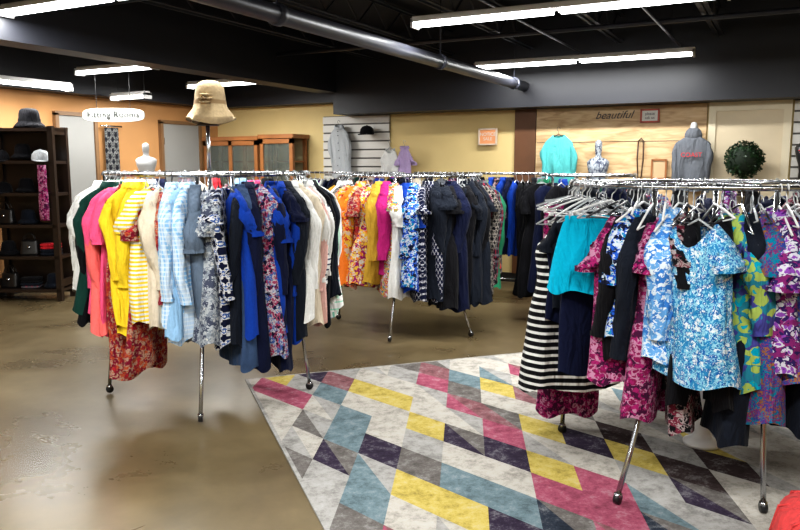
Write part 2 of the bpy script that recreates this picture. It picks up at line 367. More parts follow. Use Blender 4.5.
# ------------------------------------------------------------ rug
def rug():
    ang=math.atan2(.338,.941); U=3.05; Wd=3.95
    ox,oy=C(-1.127,5.22)
    cols={'cream':(.39,.365,.325),'lgrey':(.29,.28,.265),'taupe':(.13,.118,.11),'teal':(.13,.18,.20),'pink':(.30,.075,.12),'rose':(.20,.09,.10),'yellow':(.43,.34,.09),'plum':(.035,.025,.045),'navy':(.028,.035,.05),'brown':(.045,.03,.03)}
    keys=list(cols); mats=[]
    for k in keys:
        m,nt,b=newmat('rug_'+k); tc=N(nt,'ShaderNodeTexCoord')
        n=N(nt,'ShaderNodeTexNoise',Scale=9.0,Detail=10.0,Roughness=.85); nt.links.new(tc.outputs['Object'],n.inputs['Vector'])
        n3=N(nt,'ShaderNodeTexNoise',Scale=160.0,Detail=3.0); nt.links.new(tc.outputs['Object'],n3.inputs['Vector'])
        c=cols[k]; r=ramp(nt,[[x*.55 for x in c],c,[x*.6+.42*.4 for x in c]],[.38,.52,.66],False); nt.links.new(n.outputs['Fac'],r.inputs[0])
        nt.links.new(r.outputs[0],b.inputs['Base Color']); b.inputs['Roughness'].default_value=.95; b.inputs['Specular IOR Level'].default_value=.1
        bp=N(nt,'ShaderNodeBump',Strength=.4,Distance=.004); nt.links.new(n3.outputs['Fac'],bp.inputs['Height']); nt.links.new(bp.outputs[0],b.inputs['Normal'])
        mats.append(m)
    anchors=[(.16,.31,'pink'),(.30,.12,'yellow'),(.1,.8,'cream'),(.5,.8,'teal'),(.5,1.15,'teal'),(.38,1.45,'teal'),(.45,1.8,'teal'),(.3,1.2,'taupe'),(.78,.6,'yellow'),(.84,.9,'yellow'),(.92,1.25,'yellow'),(1.0,1.5,'plum'),(1.05,1.85,'plum'),(1.2,1.65,'pink'),(.55,2.25,'yellow'),(.58,2.5,'yellow'),(.78,2.1,'teal'),(.85,2.35,'teal'),
      (1.1,2.4,'pink'),(1.2,2.7,'pink'),(1.0,2.9,'navy'),(1.36,2.17,'yellow'),(1.38,1.19,'rose'),(1.3,.9,'taupe'),(.55,.3,'rose'),(.7,.35,'pink'),(.95,.35,'cream'),(1.2,.5,'pink'),(1.25,.15,'taupe'),(1.5,.3,'teal'),(1.6,.6,'yellow'),(1.75,1.0,'rose'),(1.7,1.6,'cream'),(1.55,1.9,'plum'),(1.45,1.5,'yellow'),
      (1.9,2.1,'brown'),(2.1,2.5,'brown'),(1.95,2.35,'brown'),(2.3,2.0,'yellow'),(1.8,2.7,'plum'),(1.5,2.55,'teal'),(.2,1.9,'lgrey'),(.25,2.4,'teal'),(.2,2.7,'pink'),(.4,2.7,'lgrey'),(.7,1.6,'lgrey'),(2.0,.6,'pink'),(2.0,1.3,'yellow'),(2.4,1.2,'teal'),(1.4,3.1,'navy'),(.3,.55,'pink'),(.6,1.9,'taupe'),(.7,2.75,'plum'),(1.7,2.3,'yellow')]
    a,bb=.125,.27
    def clip(poly):
        def cl(P,ins,inter):
            out=[]
            for i in range(len(P)):
                p,q=P[i-1],P[i]
                if ins(q):
                    if not ins(p): out.append(inter(p,q))
                    out.append(q)
                elif ins(p): out.append(inter(p,q))
            return out
        for ax,lim,sg in((0,.02,1),(0,U-.02,-1),(1,.02,1),(1,Wd-.02,-1)):
            ins=lambda p:(p[ax]-lim)*sg>=0
            def inter(p,q):
                t=(lim-p[ax])/(q[ax]-p[ax]); return (p[0]+(q[0]-p[0])*t,p[1]+(q[1]-p[1])*t)
            poly=cl(poly,ins,inter)
            if len(poly)<3: return None
        return poly
    mb=MB(); rr=random.Random(5)
    mb.box((U/2,-Wd/2,.0045),(U,Wd,.009),keys.index('lgrey'))
    for i in range(-1,15):
        for j in range(-1,10):
            for h in(0,1):
                cu,cw=i*2*a+h*a,j*2*bb+h*bb
                best=None
                for (u,w,k) in anchors:
                    d=abs(u-cu)/a+abs(w-cw)/bb
                    if d<=1.0 and(best is None or d<best[0]): best=(d,k)
                k=best[1] if best else rr.choices(['cream','lgrey','taupe','teal','pink','yellow','rose','plum'],[54,24,8,4,2,3,3,3])[0]
                L,Rr,T,B=(cu-a,cw),(cu+a,cw),(cu,cw-bb),(cu,cw+bb)
                if rr.random()<.25:
                    k2={'cream':'lgrey','lgrey':'cream','pink':'rose','yellow':'cream','teal':'lgrey','taupe':'lgrey'}.get(k,'taupe')
                    polys=[([L,T,B],k),([T,Rr,B],k2)]
                else: polys=[([L,T,Rr,B],k)]
                for P,kk in polys:
                    P=clip(P)
                    if not P: continue
                    base=len(mb.v)
                    for(u,w) in P: mb.v.append((u,-w,.0095))
                    mb.f.append(tuple(range(base,base+len(P)))); mb.m.append(keys.index(kk))
    mb.build('geometric_area_rug',mats,loc=(ox,oy,0),rz=ang+YAW,smooth=False)
rug()

# ------------------------------------------------------------ garments
def hanger(mb,W,mi,drop=.085,hook_h=.085,clip=False):
    mb.tube([(0,0,.0),(0,0,hook_h-.055),(-.012,0,hook_h-.042),(-.019,0,hook_h-.026),(-.018,0,hook_h-.008),(-.008,0,hook_h+.002),(.006,0,hook_h+.002),(.017,0,hook_h-.008),(.019,0,hook_h-.024)],.0028,5,mi)
    if clip:
        mb.tube([(-W,0,-.01),(0,0,.0),(W,0,-.01)],.006,6,mi)
        for sx in(-1,1): mb.box((sx*(W-.03),0,-.025),(.03,.03,.04),mi)
    else:
        mb.tube([(-W,0,-drop),(-W*.5,0,-drop*.45),(0,0,.0),(W*.5,0,-drop*.45),(W,0,-drop)],.0055,6,mi)
        mb.tube([(-W*.93,0,-drop),(W*.93,0,-drop)],.0035,5,mi)
def garment(name,kind,L,mat,loc,rz,W=.2,T=.045,flare=1.0,hmat=None,parent=None,seed=None,scoop=None,sl=None,tilt=0,trim=None,collar=None,amp=1):
    r=random.Random(seed if seed is not None else R.random())
    mb=MB(); n=48
    ph=r.uniform(0,6.28); k1=r.uniform(18,34); k2=r.uniform(9,16); k3=r.uniform(45,60); drift=r.uniform(-.05,.05); A=r.uniform(.011,.023)*amp
    slope=r.uniform(.9,1.4); asym=r.uniform(-.03,.03)
    if collar is None: collar = kind in('long','cardigan') and r.random()<.6
    if scoop is None: scoop = 0 if collar else r.choice([0,.05,.09,.12])
    def ring(hw,ht,z,f):
        out=[]
        for j in range(n):
            a=2*math.pi*j/n; cx,sy=math.cos(a),math.sin(a)
            x=hw*math.copysign(abs(cx)**.75,cx); y=ht*math.copysign(abs(sy)**.8,sy)
            g=f**.8
            fold=A*g*(math.sin(x*k1+ph+1.5*z)+.8*math.sin(x*k2+ph*2-z*3)+.4*math.sin(x*k3+ph))
            y+=fold+drift*f*f
            x+=.016*f*math.sin(3*a+ph)+.009*g*math.sin(9*z+ph)+asym*f
            zz=z
            if scoop and z>-scoop-.05 and abs(x)<.10 : zz=min(z,-scoop*(1 if y<.005 else .35)*(1-(x/.10)**2))
            if f>.9: zz+=(.016*math.sin(4*a+ph)+asym*.8*cx)*(f-.9)*10
            out.append((x,y,zz))
        return out
    rows=[]
    if kind in('skirt','pants'):
        zs=[0-.03-i*.055 for i in range(int((L-.03)/.055)+1)]
        for i,z in enumerate(zs):
            f=i/max(1,len(zs)-1); rows.append(ring(W*(.85+(flare-.85)*f**.8),.022+(T-.022)*f**.7,z,f))
        mb.loft(rows,0)
        mb.loft([ring(W*.86,.024,-.028,0),ring(W*.865,.026,-.065,0.02)],1)
        hanger(mb,W*.85,2,clip=True)
    else:
        neck=.062
        prof=[(0,neck,.036),(-.010*slope,neck+.016,.038),(-.030*slope,W*.52,.040),(-.055*slope,W*.70,.042),(-.082*slope,W*.86,.043),(-.105*slope,W*.93,.045),(-.15*slope,W*.90,.046)]
        if kind=='tank': prof=[(-.10,W*.42,.033),(-.13,W*.5,.038),(-.17,W*.62,.042),(-.21,W*.8,.045)]
        for z,hw,ht in prof: rows.append(ring(hw,ht*T/.045,z,.0))
        z=prof[-1][0]-.05; steps=max(3,int((L+z)/.05)); z0=z
        bw=.86 if kind!='tank' else .9
        for i in range(steps+1):
            f=i/steps; zz=z0-(L+z0)*f
            waist=1-(.16 if kind in('dress','tank') else .07)*math.exp(-((-zz-.4)/.12)**2)
            rows.append(ring(W*(bw+(flare*.97-bw)*f)*waist,T*(1.05+.3*f*flare),zz,f))
        mb.loft(rows,0)
        if kind!='tank':
            if not scoop:
                hgt=1.0 if collar else .45
                c=[]
                for zz,k in((-.006,1.0),(.016*hgt,.95),(.026*hgt,1.02),(-.012*hgt,1.32 if collar else 1.04)): c.append([(neck*1.03*k*math.cos(2*math.pi*j/20),.040*k*math.sin(2*math.pi*j/20),zz-(.03*hgt if math.sin(2*math.pi*j/20)<-.8 else 0)) for j in range(20)])
                mb.loft(c,1)
        else:
            for sx in(-1,1):
                for sy in(-1,1):
                    mb.tube([(sx*W*.5,sy*.005,-.045),(sx*W*.5,sy*.03,-.07),(sx*W*.46,sy*.034,-.12)],.012,6,0)
        if sl is None: sl={'tee':r.choice([.12,.18,.25]),'long':r.uniform(.46,.6),'dress':r.choice([0,0,.12,.2]),'cardigan':.58,'tank':0}[kind]
        if sl>0:
            for sx in(-1,1):
                ns=max(5,int(sl/.04)); rr=[]; p2=r.uniform(0,6); sway=r.uniform(-.06,.06); out_=r.uniform(.025,.05)
                for i in range(ns+1):
                    f=i/ns; d=sl*f
                    px=sx*(W*.80+out_*min(1,d/.10)-.035*min(1,d/.5)+.006*math.sin(p2*2+f*8)); pz=-.092*slope-d; py=sway*f*f+.008*math.sin(p2+f*6)
                    gr=min(1,d/.09+.15)
                    crush=1+.09*math.sin(p2+f*17)
                    ra=(.018+.022*gr)*(1-.25*f*(1 if sl>.3 else -.35))*crush; rb=(.028+.020*gr)*T/.045*(1-.28*f*(1 if sl>.3 else -.3))*(2-crush)
                    rr.append([(px+ra*math.cos(2*math.pi*j/16)*(1+.16*math.sin(p2+f*9+j)),py+rb*math.sin(2*math.pi*j/16)*(1+.16*math.cos(p2+f*13+j*2)),pz-sx*ra*math.cos(2*math.pi*j/16)*(.9*(1-f))) for j in range(16)])
                mb.loft(rr,0)
                last=rr[-1]; cx=sum(p[0] for p in last)/16; cyy=sum(p[1] for p in last)/16
                mb.loft([[(cx+(p[0]-cx)*1.05,cyy+(p[1]-cyy)*1.05,p[2]+.012) for p in last],[(cx+(p[0]-cx)*1.05,cyy+(p[1]-cyy)*1.05,p[2]-.012) for p in last]],1)
        hanger(mb,W*.86,2,drop=.09*slope)
        if collar:
            pl=[]
            for i in range(len(rows)):
                mY=sum(t[1] for t in rows[i])/n
                q=min(rows[i],key=lambda p:abs(p[0])+(100 if p[1]>mY else 0)); pl.append(q)
            for s0 in range(1,len(pl)-1,2): 
                q=pl[s0]; mb.box((q[0],q[1]-.004,q[2]),(.012,.006,.012),2)
    o=mb.build(name,[mat,trim or mat,hmat or clearp],loc=loc,rot=(r.uniform(-.05,.05),tilt,rz),parent=parent)
    return o

def pos(cx,cy,r,deg,z=0):
    a=math.radians(deg); X,Y=C(cx+r*math.sin(a),cy-r*math.cos(a)); return (X,Y,z)
def radrot(deg):   # local +x pointing outward
    a=math.radians(deg); dx,dy=C(math.sin(a),-math.cos(a)); return math.atan2(dy,dx)
ZR=1.45
def round_rack(cx,cy,Rr,legs,name='round_clothing_rack',post=None,z=ZR,column=False):
    X0,Y0=C(cx,cy); mb=MB()
    mb.tube([(Rr*math.cos(2*math.pi*i/64),Rr*math.sin(2*math.pi*i/64),z) for i in range(64)],.013,10,0,closed=True)
    for (deg,fr) in legs:
        a=radrot(deg); c,s=math.cos(a),math.sin(a)
        mb.tube([(c*Rr,s*Rr,z-.01),(c*Rr,s*Rr,.5),(c*(Rr*.5+fr*.5),s*(Rr*.5+fr*.5),.25),(c*fr,s*fr,.05)],.0125,10,0)
        mb.tube([(c*Rr,s*Rr,.52),(c*Rr*.5,s*Rr*.5,.5),(0,0,.5)],.009,8,0)
        mb.tube([(c*Rr,s*Rr,z),(0,0,z)],.008,8,0)
        mb.tube([(c*fr,s*fr,.06),(c*fr,s*fr,.045)],.018,10,0)
        mb.tube([(c*fr-s*.012,s*fr+c*.012,.035),(c*fr+s*.012,s*fr-c*.012,.035)],.025,14,1)
    mb.tube([(0,0,.5),(0,0,z)],.014,10,0)
    if column: mb.lathe([(.001,.012),(.10,.012),(.10,.03),(.06,.05),(.045,.08),(.045,.5),(.001,.5)],n=24,mat=2)
    if post:
        mb.tube([(0,0,z),(0,0,post)],.014,10,0)
        mb.tube([(0,0,z-.02),(0,0,z+.02)],.03,12,0)
    return mb.build(name,[chrome,blackp,whitep],loc=(X0,Y0,0))
GZ=ZR+.013-.082
def fill_rack(cx,cy,Rr,items,a0,a1,grp,seed=1,Tk=.045,W=.2,dz=0,ls=1.0):
    r=random.Random(seed); X0,Y0=C(cx,cy)
    e=empty(grp,(X0,Y0,dz))
    n=len(items)
    for i,(mt,kd,L) in enumerate(items):
        deg=a0+(a1-a0)*(i+.5)/n+r.uniform(-.9,.9)
        p=pos(cx,cy,Rr,deg,GZ)
        nm={'long':'shirt','tee':'blouse','dress':'dress','tank':'tank_top','cardigan':'cardigan','skirt':'skirt','pants':'trousers'}[kd]
        garment(nm,kd,L*ls*r.uniform(.93,1.07),MATS[mt],(p[0]-X0,p[1]-Y0,p[2]),radrot(deg)+r.uniform(-.32,.32),W=W*r.uniform(.9,1.12),T=Tk*r.uniform(.8,1.35),hmat=r.choice([clearp,clearp,whitep,blackp]),parent=e,seed=r.random(),flare=r.uniform(.9,1.12) if kd!='dress' else 1.2)
    return e

# LEFT rack
LC=(-1.33,5.2)
round_rack(*LC,.68,[(-65,.72),(8,.9),(72,.74),(180,.72)],post=1.82,z=ZR+.04)
left=[('white','long',.6),('white','long',.62),('white','long',.58),('white','long',.66),('white','tee',.6),('black','long',.78),('dkgreen','long',.76),('coral','long',.78),('pink','long',.76),('pink','tee',.84),('fl_red','tee',1.0),('yellow','long',.8),('yellow','long',.84),
('fl_red','tee',.98),('yelstripe','tee',.75),('cream','long',.8),('fl_red','long',.8),('ltplaid','long',.76),('ltblue','long',.8),('ltplaid','long',.8),('slate','tee',.85),('fl_grey','tee',.88),('navygeo','tee',.82),('navygeo','long',.84),('royal','tee',.84),('midnight','long',.9),('denim','dress',.95),('navy','long',.98),('fl_navy','dress',1.0),('royal','tee',.85),('navy','long',1.0),('royal','long',.85),('navy','tee',.95),
('midnight','long',.9),('white','long',.8),('cream','long',.84),('white','long',.8),('blush','cardigan',.8),('white','long',.84),('bwthin','long',.78),('black','long',.84),('midnight','long',.76),('mint','long',.72),('white','long',.8),('minstripe','long',.82),('gplaid','long',.84),('pinkstripe','tee',.84)]
fill_rack(*LC,.68,left,-72,110,'hanging_shirts_and_blouses',3,dz=.04,ls=1.12,W=.205)
back=[(x,'long',.75) for x in['grey','navy','white','fl_navy','black','pink','ltblue','fl_black','red','cream','dplaid','green','navy','fl_grey','white','cream','mint','white','white']]
fill_rack(*LC,.68,back,114,286,'hanging_shirts_and_blouses',4,dz=.04)
# MID rack
MC=(.1,7.25)
round_rack(*MC,.68,[(-12,.92),(38,.88),(-95,.72),(150,.72)])
mid=[('fl_grey','tee',.8),('fl_navy','tee',.8),('navy','long',.85),('black','long',.85),('mustard','tee',.8),('white','long',.8),('blackgeo','long',.85),('fl_yellow','tee',.85),('fl_orange','tee',.9),('orange','tee',.95),('fl_orange','long',.9),('fl_red','tee',.95),('fl_yellow','dress',.95),('mustard','long',.85),('magenta','long',.85),('fl_multi','tee',.95),('white','tee',.95),('royal','tee',.95),('fl_blue','long',.95),('dots','tee',1.0),('dots','long',1.0),('midnight','long',1.05),('midnight','tee',1.0),
('black','dress',1.1),('navy','long',1.1),('midnight','dress',1.12),('black','long',1.1),('midnight','long',1.1),('black','long',1.1),('midnight','dress',1.1),('blackgeo','long',1.05),('fl_black','tee',1.0),('dplaid','long',.95),('green','long',.95),('fl_red','tee',.9),('blackgeo','tee',.9)]
fill_rack(*MC,.68,mid,-94,92,'hanging_tops_and_dresses',5,Tk=.058)
fill_rack(*MC,.68,[(x,'long',.8) for x in['navy','black','white','fl_navy','grey','black','cream','navy','black','royal','fl_black','navy','grey','black']],97,261,'hanging_tops_and_dresses',6)
round_rack(1.85,7.35,.45,[(-60,.5),(60,.5),(180,.5)])
fill_rack(1.85,7.35,.45,[(x,k,l) for x,k,l in[('royal','long',.9),('navy','dress',1.0),('green','long',.8),('black','dress',1.1),('black','dress',1.12),('navy','dress',1.1),('black','dress',1.1),('black','long',.9),('black','dress',1.1),('navy','dress',1.0),('fl_black','dress',1.0),('black','dress',1.1),('grey','long',.8),('black','long',.8),('navy','long',.8),('black','long',.8),('dkgreen','long',.8),('black','long',.8)]],-170,170,'hanging_dresses',8)

def straight_rack(X0,X1,Y,items,seed):
    mb=MB(); L=X1-X0
    mb.tube([(-L/2,0,ZR),(L/2,0,ZR)],.014,10,0)
    for sx in(-1,1):
        x=sx*L/2
        mb.tube([(x,0,ZR),(x,0,.1)],.014,10,0); mb.tube([(x,-.3,.06),(x,0,.1),(x,.3,.06)],.014,8,0)
        for sy in(-.3,.3): mb.tube([(x-.012,sy,.03),(x+.012,sy,.03)],.03,12,1)
    mb.tube([(-L/2,0,.2),(L/2,0,.2)],.01,8,0)
    mb.build('straight_clothing_rack',[chrome,blackp],loc=((X0+X1)/2,Y,0))
    r=random.Random(seed); e=empty('hanging_clothes_row',((X0+X1)/2,Y,0)); n=len(items)
    for i,mt in enumerate(items):
        garment('shirt',r.choice(['long','tee','long']),r.uniform(.75,1.0),MATS[mt],(-L/2+.06+(L-.12)*i/(n-1),0,GZ),math.pi/2+r.uniform(-.15,.15),parent=e,seed=r.random(),T=.035,hmat=whitep)
rr=random.Random(12)
pool=['navy','black','fl_black','grey','white','fl_navy','royal','dkgreen','black','cream','mustard','purple','navy','blackgeo','fl_multi','midnight','denim']
straight_rack(-5.9,-4.35,8.35,[rr.choice(pool) for _ in range(20)],21)
straight_rack(-4.2,-2.5,8.35,[rr.choice(['navy','black','royal','navy','green','fl_black','black','grey']) for _ in range(22)],22)

# RIGHT rack
RC=(1.68,3.95); RR=.75
round_rack(*RC,RR,[(-104,.76),(-43,1.0),(-4,.82),(120,.78)],column=True)
X0,Y0=C(*RC)
def rg(name,kd,L,mt,deg,dyaw=0,drop=0,**kw):
    p=pos(*RC,kw.pop('r',RR),deg,GZ-drop)
    return garment(name,kd,L,MATS[mt],p,radrot(deg)+dyaw,seed=kw.pop('seed',abs(deg)+.5),**kw)
rg('magenta_print_skirt','skirt',1.26,'fl_mag',-106,.1,.02,W=.17,T=.07,flare=.95)
rg('black_dress','dress',.9,'black',-114,.1,W=.2,flare=1.1)
rg('striped_dress','tank',1.0,'bwstripe',-96,.2,.05,W=.23,T=.085,flare=1.25,amp=.6)
rg('navy_dress','tank',.62,'navy',-89,-.05,.03,W=.17,T=.04,flare=1.0)
rg('navy_top','tee',.55,'midnight',-84,-.05,.03,W=.16,T=.045)
rg('navy_skirt','skirt',.80,'navy',-71,-.15,.08,W=.17,T=.05,flare=1.1)
rg('turquoise_skirt','skirt',.42,'turq',-66,-.45,.05,W=.21,T=.05,flare=1.15)
rg('magenta_print_top','tee',.78,'fl_mag',-56,-.1,.08,W=.18,T=.055)
rg('black_blouse','long',.7,'black',-52,.1,.03,W=.18,T=.05)
rg('tropical_print_blouse','tee',.6,'fl_blue',-49,.1,.02,W=.18,T=.055)
rg('dark_print_blouse','long',.68,'midnight',-45,0,.03,W=.19)
rg('plum_print_dress','dress',.95,'fl_mag',-41,.1,.05,W=.17,T=.06)
rg('ice_blue_blouse','long',.66,'fl_ice',-37,.1,.05,W=.18,T=.06,sl=.45)
rg('magenta_print_dress','dress',.98,'fl_black',-33,.1,.03,W=.18)
rg('black_dress','dress',.85,'black',-30,.1,.03,W=.19)
rg('turquoise_print_blouse','tee',.70,'fl_turq',-27,1.08,.06,W=.18,T=.075,scoop=.12,flare=1.25,sl=.09,r=RR+.14,collar=False)
rg('black_blouse','tee',.85,'black',-21,.1,.04,W=.19)
rg('tropical_green_blouse','long',.72,'fl_green',-17.5,.5,.07,W=.19,T=.07,sl=.36)
rg('navy_dress','dress',.98,'midnight',-12,0,.05,W=.19,T=.06)
rg('purple_paisley_dress','dress',.88,'paisley',-9,.25,.05,W=.19,T=.07)
rg('purple_print_blouse','tee',.7,'fl_purple',-4,.1,.03,W=.2,T=.06)
rg('paisley_blouse','tee',.72,'paisley',2,0,.03,W=.2,T=.06)
rg('black_dress','dress',.95,'midnight',7,0,.03,W=.2,T=.06)
rg('white_print_blouse','tee',.72,'fl_purple',13,0,.03,W=.2,T=.06)
rg('navy_print_dress','dress',.95,'fl_navy',19,0,.03,W=.2,T=.06)
fill_rack(*RC,RR,[(x,k,l) for x,k,l in[('fl_multi','tee',.8),('fl_blue','tee',.8),('black','dress',.9),('purple','long',.8),('fl_mag','tee',.8),('navy','dress',.9),('turq','tee',.7),('black','long',.9),('fl_black','dress',1.0),('navy','dress',1.0),('black','dress',1.0),('fl_purple','tee',.8),('navy','dress',.9),('black','tee',.8),('fl_navy','dress',.9),('black','dress',1.0),('navy','long',.9),('black','long',.9),('midnight','long',.9)]],26,234,'hanging_dresses',9)
e=empty('spare_hangers',(X0,Y0,0)); r=random.Random(5)
for i in range(44):
    deg=-130+i*3.8+r.uniform(-1,1); p=pos(*RC,RR,deg,ZR+.013-.082)
    mb=MB(); hanger(mb,.19,0); mb.build('hanger',[r.choice([clearp,whitep,whitep,blackp,chrome])],loc=(p[0]-X0,p[1]-Y0,p[2]),rot=(0,r.uniform(-.2,.2),radrot(deg)+r.uniform(-.5,.5)),parent=e)

# ------------------------------------------------------------ hats, bags, busts
def cap(name,loc,rz,mat,parent=None,s=1):
    mb=MB(); prof=[(.095*s,0),(.098*s,.03*s),(.09*s,.07*s),(.065*s,.105*s),(.03*s,.12*s),(.004,.123*s)]
    mb.lathe(prof,n=20,sy=1.12)
    bill=[]
    for k,zz in((0,.004),(1,.010)):
        bill.append([(.09*s*math.cos(math.pi*i/12),-(.06*s+.13*s*math.sin(math.pi*i/12)),zz-.02*math.sin(math.pi*i/12)) for i in range(13)]+[(.07*s*math.cos(math.pi-math.pi*i/12),-.05*s,zz) for i in range(13)])
    mb.loft(bill,0,True,True); mb.tube([(0,0,.12*s),(0,0,.13*s)],.01*s,8,0)
    return mb.build(name,[mat],loc=loc,rz=rz,parent=parent)
def brimhat(name,loc,rz,mat,s=1,band=None,floppy=.0,flower=False,parent=None,deep=0):
    mb=MB(); n=40
    prof=[(.175,-.075),(.18,-.078),(.15,-.035),(.115,.0),(.112,.035),(.108,.08),(.098,.12),(.075,.14),(.03,.148),(.002,.148)]
    if deep: prof=[(.172,-.115),(.177,-.122),(.155,-.075),(.122,-.025),(.110,.02),(.106,.07),(.098,.12),(.08,.15),(.05,.165),(.02,.17),(.002,.168)]
    rings=[]
    for i,(rr_,z) in enumerate(prof):
        k=max(0,1-i/3.0)
        rings.append([(rr_*s*math.cos(2*math.pi*j/n)*(1+.05*k*math.sin(6.28*j/n*3)),rr_*s*math.sin(2*math.pi*j/n)*(1+.04*k*math.cos(6.28*j/n*5)),s*(z+k*floppy*math.sin(2*math.pi*j/n*2+1))) for j in range(n)])
    mb.loft(rings,0)
    mb.lathe([(.115*s if deep else .119*s,.0),(.112*s if deep else .117*s,.03*s)],n=n,mat=1)
    if flower:
        for k in range(6):
            a=k*1.047; mb.lathe([(.002,.012),(.022,.008),(.024,0),(.001,-.004)],c=(-.02+.028*math.cos(a),-.12*s,.03+.028*math.sin(a)),n=10,mat=0)
        mb.lathe([(.001,.014),(.012,.008),(.013,0),(.001,-.005)],c=(-.02,-.14*s,.03),n=10,mat=1)
    return mb.build(name,[mat,band or mat],loc=loc,rz=rz,parent=parent)
straw=plain('beige_felt',(.40,.30,.17),.9,0,.25,60,bump=.4)
HX,HY=C(*LC)
mb=MB()
mb.lathe([(.001,.2),(.05,.19),(.078,.14),(.085,.09),(.075,.03),(.05,-.02),(.042,-.06),(.06,-.085),(.09,-.1),(.001,-.1)],n=20,sx=.9,sy=1.05)
mb.build('head_form',[plain('wood_head_form',(.05,.03,.02),.5)],loc=(HX,HY,1.92),rz=YAW)
brimhat('beige_bucket_hat',(HX+.03,HY,1.96),YAW+.1,straw,s=.96,floppy=.03,flower=True,deep=1,band=plain('hat_band',(.3,.2,.1),.9))

def bust_mesh(mb,mat=0,s=1):
    prof=[(0,.12,.08),(.08,.115,.08),(.16,.125,.09),(.24,.15,.11),(.31,.165,.10),(.36,.17,.085),(.40,.13,.07),(.425,.06,.05),(.45,.045,.045),(.50,.045,.045),(.52,.05,.05),(.6,.055,.065),(.66,.05,.06),(.69,.02,.02)]
    rings=[[(hw*s*math.cos(6.2832*j/24),ht*s*math.sin(6.2832*j/24)-( .025*s*max(0,-math.sin(6.2832*j/24))*math.exp(-((z-.27)/.05)**2)),z*s) for j in range(24)] for z,hw,ht in prof]
    mb.loft(rings,mat,True,True)
X,Y=C(-2.92,8.6); mb=MB(); mb.tube([(0,0,.02),(0,0,1.42)],.015,10,1); mb.lathe([(.001,.025),(.15,.02),(.16,0),(.001,0)],n=24,mat=1)
mb2=MB(); bust_mesh(mb2,0,.58)
b0=len(mb.v); mb.v+= [(v[0]*1.25,v[1],v[2]+1.4) for v in mb2.v]; mb.f+=[tuple(i+b0 for i in f) for f in mb2.f]; mb.m+=mb2.m
mb.build('white_bust_mannequin',[plain('bust_white',(.5,.5,.5),.5),chrome],loc=(X,Y,0),rz=YAW)

def bag(name,loc,rz,mat,w=.26,h=.2,d=.1,parent=None):
    mb=MB(); rings=[]
    for i in range(9):
        f=i/8; k=(1-.18*f)*(.93 if i in(0,) else 1); dd=d*(1-.45*f)
        rings.append([(w/2*k*math.copysign(abs(math.cos(6.2832*j/24))**.4,math.cos(6.2832*j/24)),dd/2*math.copysign(abs(math.sin(6.2832*j/24))**.5,math.sin(6.2832*j/24)),h*f) for j in range(24)])
    mb.loft(rings,0,True,True)
    for sy in(-1,1): mb.tube([(w*.28*math.cos(math.pi*i/10),sy*d*.2,h*.95+.09*math.sin(math.pi*i/10)) for i in range(11)],.006,6,0)
    mb.box((0,-d*.42,h*.55),(.03,.012,.03),1)
    return mb.build(name,[mat,chrome],loc=loc,rz=rz,parent=parent)
leather=plain('black_leather',(.01,.009,.009),.35); brownl=plain('brown_leather',(.035,.014,.008),.4); brownb=plain('brown_belt_leather',(.06,.03,.015),.4)
tx,ty=C(-4.28,8.55)
tw,td,th=.82,.4,1.98
mb=MB()
for sx in(-1,1):
    for sy in(-1,1): mb.box((sx*(tw/2-.03),sy*(td/2-.03),th/2),(.06,.06,th))
    mb.box((sx*(tw/2-.03),0,th-.05),(.04,td-.12,.08)); mb.box((sx*(tw/2-.03),0,.2),(.04,td-.12,.08))
shz=[.12,.5,.86,1.22,1.58,1.94]
for z in shz: mb.box((0,0,z),(tw-.02,td,.035))
mb.box((0,td/2-.015,th/2),(tw-.1,.015,th-.1))
mb.build('display_shelf_tower',[dkwood],loc=(tx,ty,0),rz=YAW,smooth=False)
def on_tower(lx,ly,z): return (tx+lx*CY-ly*SY, ty+lx*SY+ly*CY, z)
blkf=MATS['black']; r=random.Random(4)
brimhat('black_brim_hat',on_tower(.08,-.02,1.958+.08),YAW,blkf,s=1.0)
cap('black_cap',on_tower(-.25,-.08,1.60),YAW+.3,blkf); cap('grey_cap',on_tower(.22,-.1,1.60),YAW+.5,MATS['ltgrey']); brimhat('black_brim_hat',on_tower(-.02,-.02,1.60+.08),YAW-.2,blkf,s=.75)
plan=[['bag','fold','hat'],['hat','bag','fold'],['bag','hat','bag'],['cap','hat','bag']]
fcols=['black','midnight','red','dplaid','navy','blackgeo']
def folded(name,loc,rz,k=4):
    mb=MB(); z=0
    mats=[MATS[r.choice(fcols)] for _ in range(k)]
    for q in range(k):
        h=r.uniform(.028,.04); w=r.uniform(.2,.23); d=.17
        rings=[]
        for f in(0,.2,.5,.8,1):
            e_=1-.10*abs(f-.5)*2
            rings.append([(w/2*e_*math.copysign(abs(math.cos(6.2832*j/20))**.35,math.cos(6.2832*j/20)),d/2*e_*math.copysign(abs(math.sin(6.2832*j/20))**.35,math.sin(6.2832*j/20)),z+h*f) for j in range(20)])
        mb.loft(rings,q,True,True); z+=h
    return mb.build(name,mats,loc=loc,rz=rz)
for i,z in enumerate(shz[:4]):
    zz=z+.02
    for j,lx in enumerate((-.25,.0,.25)):
        t=plan[i][j]; rz=YAW+r.uniform(-.25,.25)
        if t=='bag': bag('handbag',on_tower(lx,-.04,zz),rz,r.choice([leather,leather,brownl]),w=.22,h=.17,d=.12)
        elif t=='cap': cap('black_cap',on_tower(lx,-.06,zz),rz,blkf)
        elif t=='hat': brimhat('black_brim_hat',on_tower(lx,-.03,zz+.06),rz,r.choice([blkf,MATS['midnight']]),s=.7)
        else: folded('folded_clothes_stack',on_tower(lx,-.05,zz),rz)
sx_,sy_=on_tower(.29,-.24,0)[:2]
mb=MB(); rings=[]
for i in range(12):
    f=i/11; rings.append([((.045+.01*f)*math.cos(6.2832*j/18)*(1+.15*math.sin(j*2+i)),.016*math.sin(6.2832*j/18),1.55-.62*f) for j in range(18)])
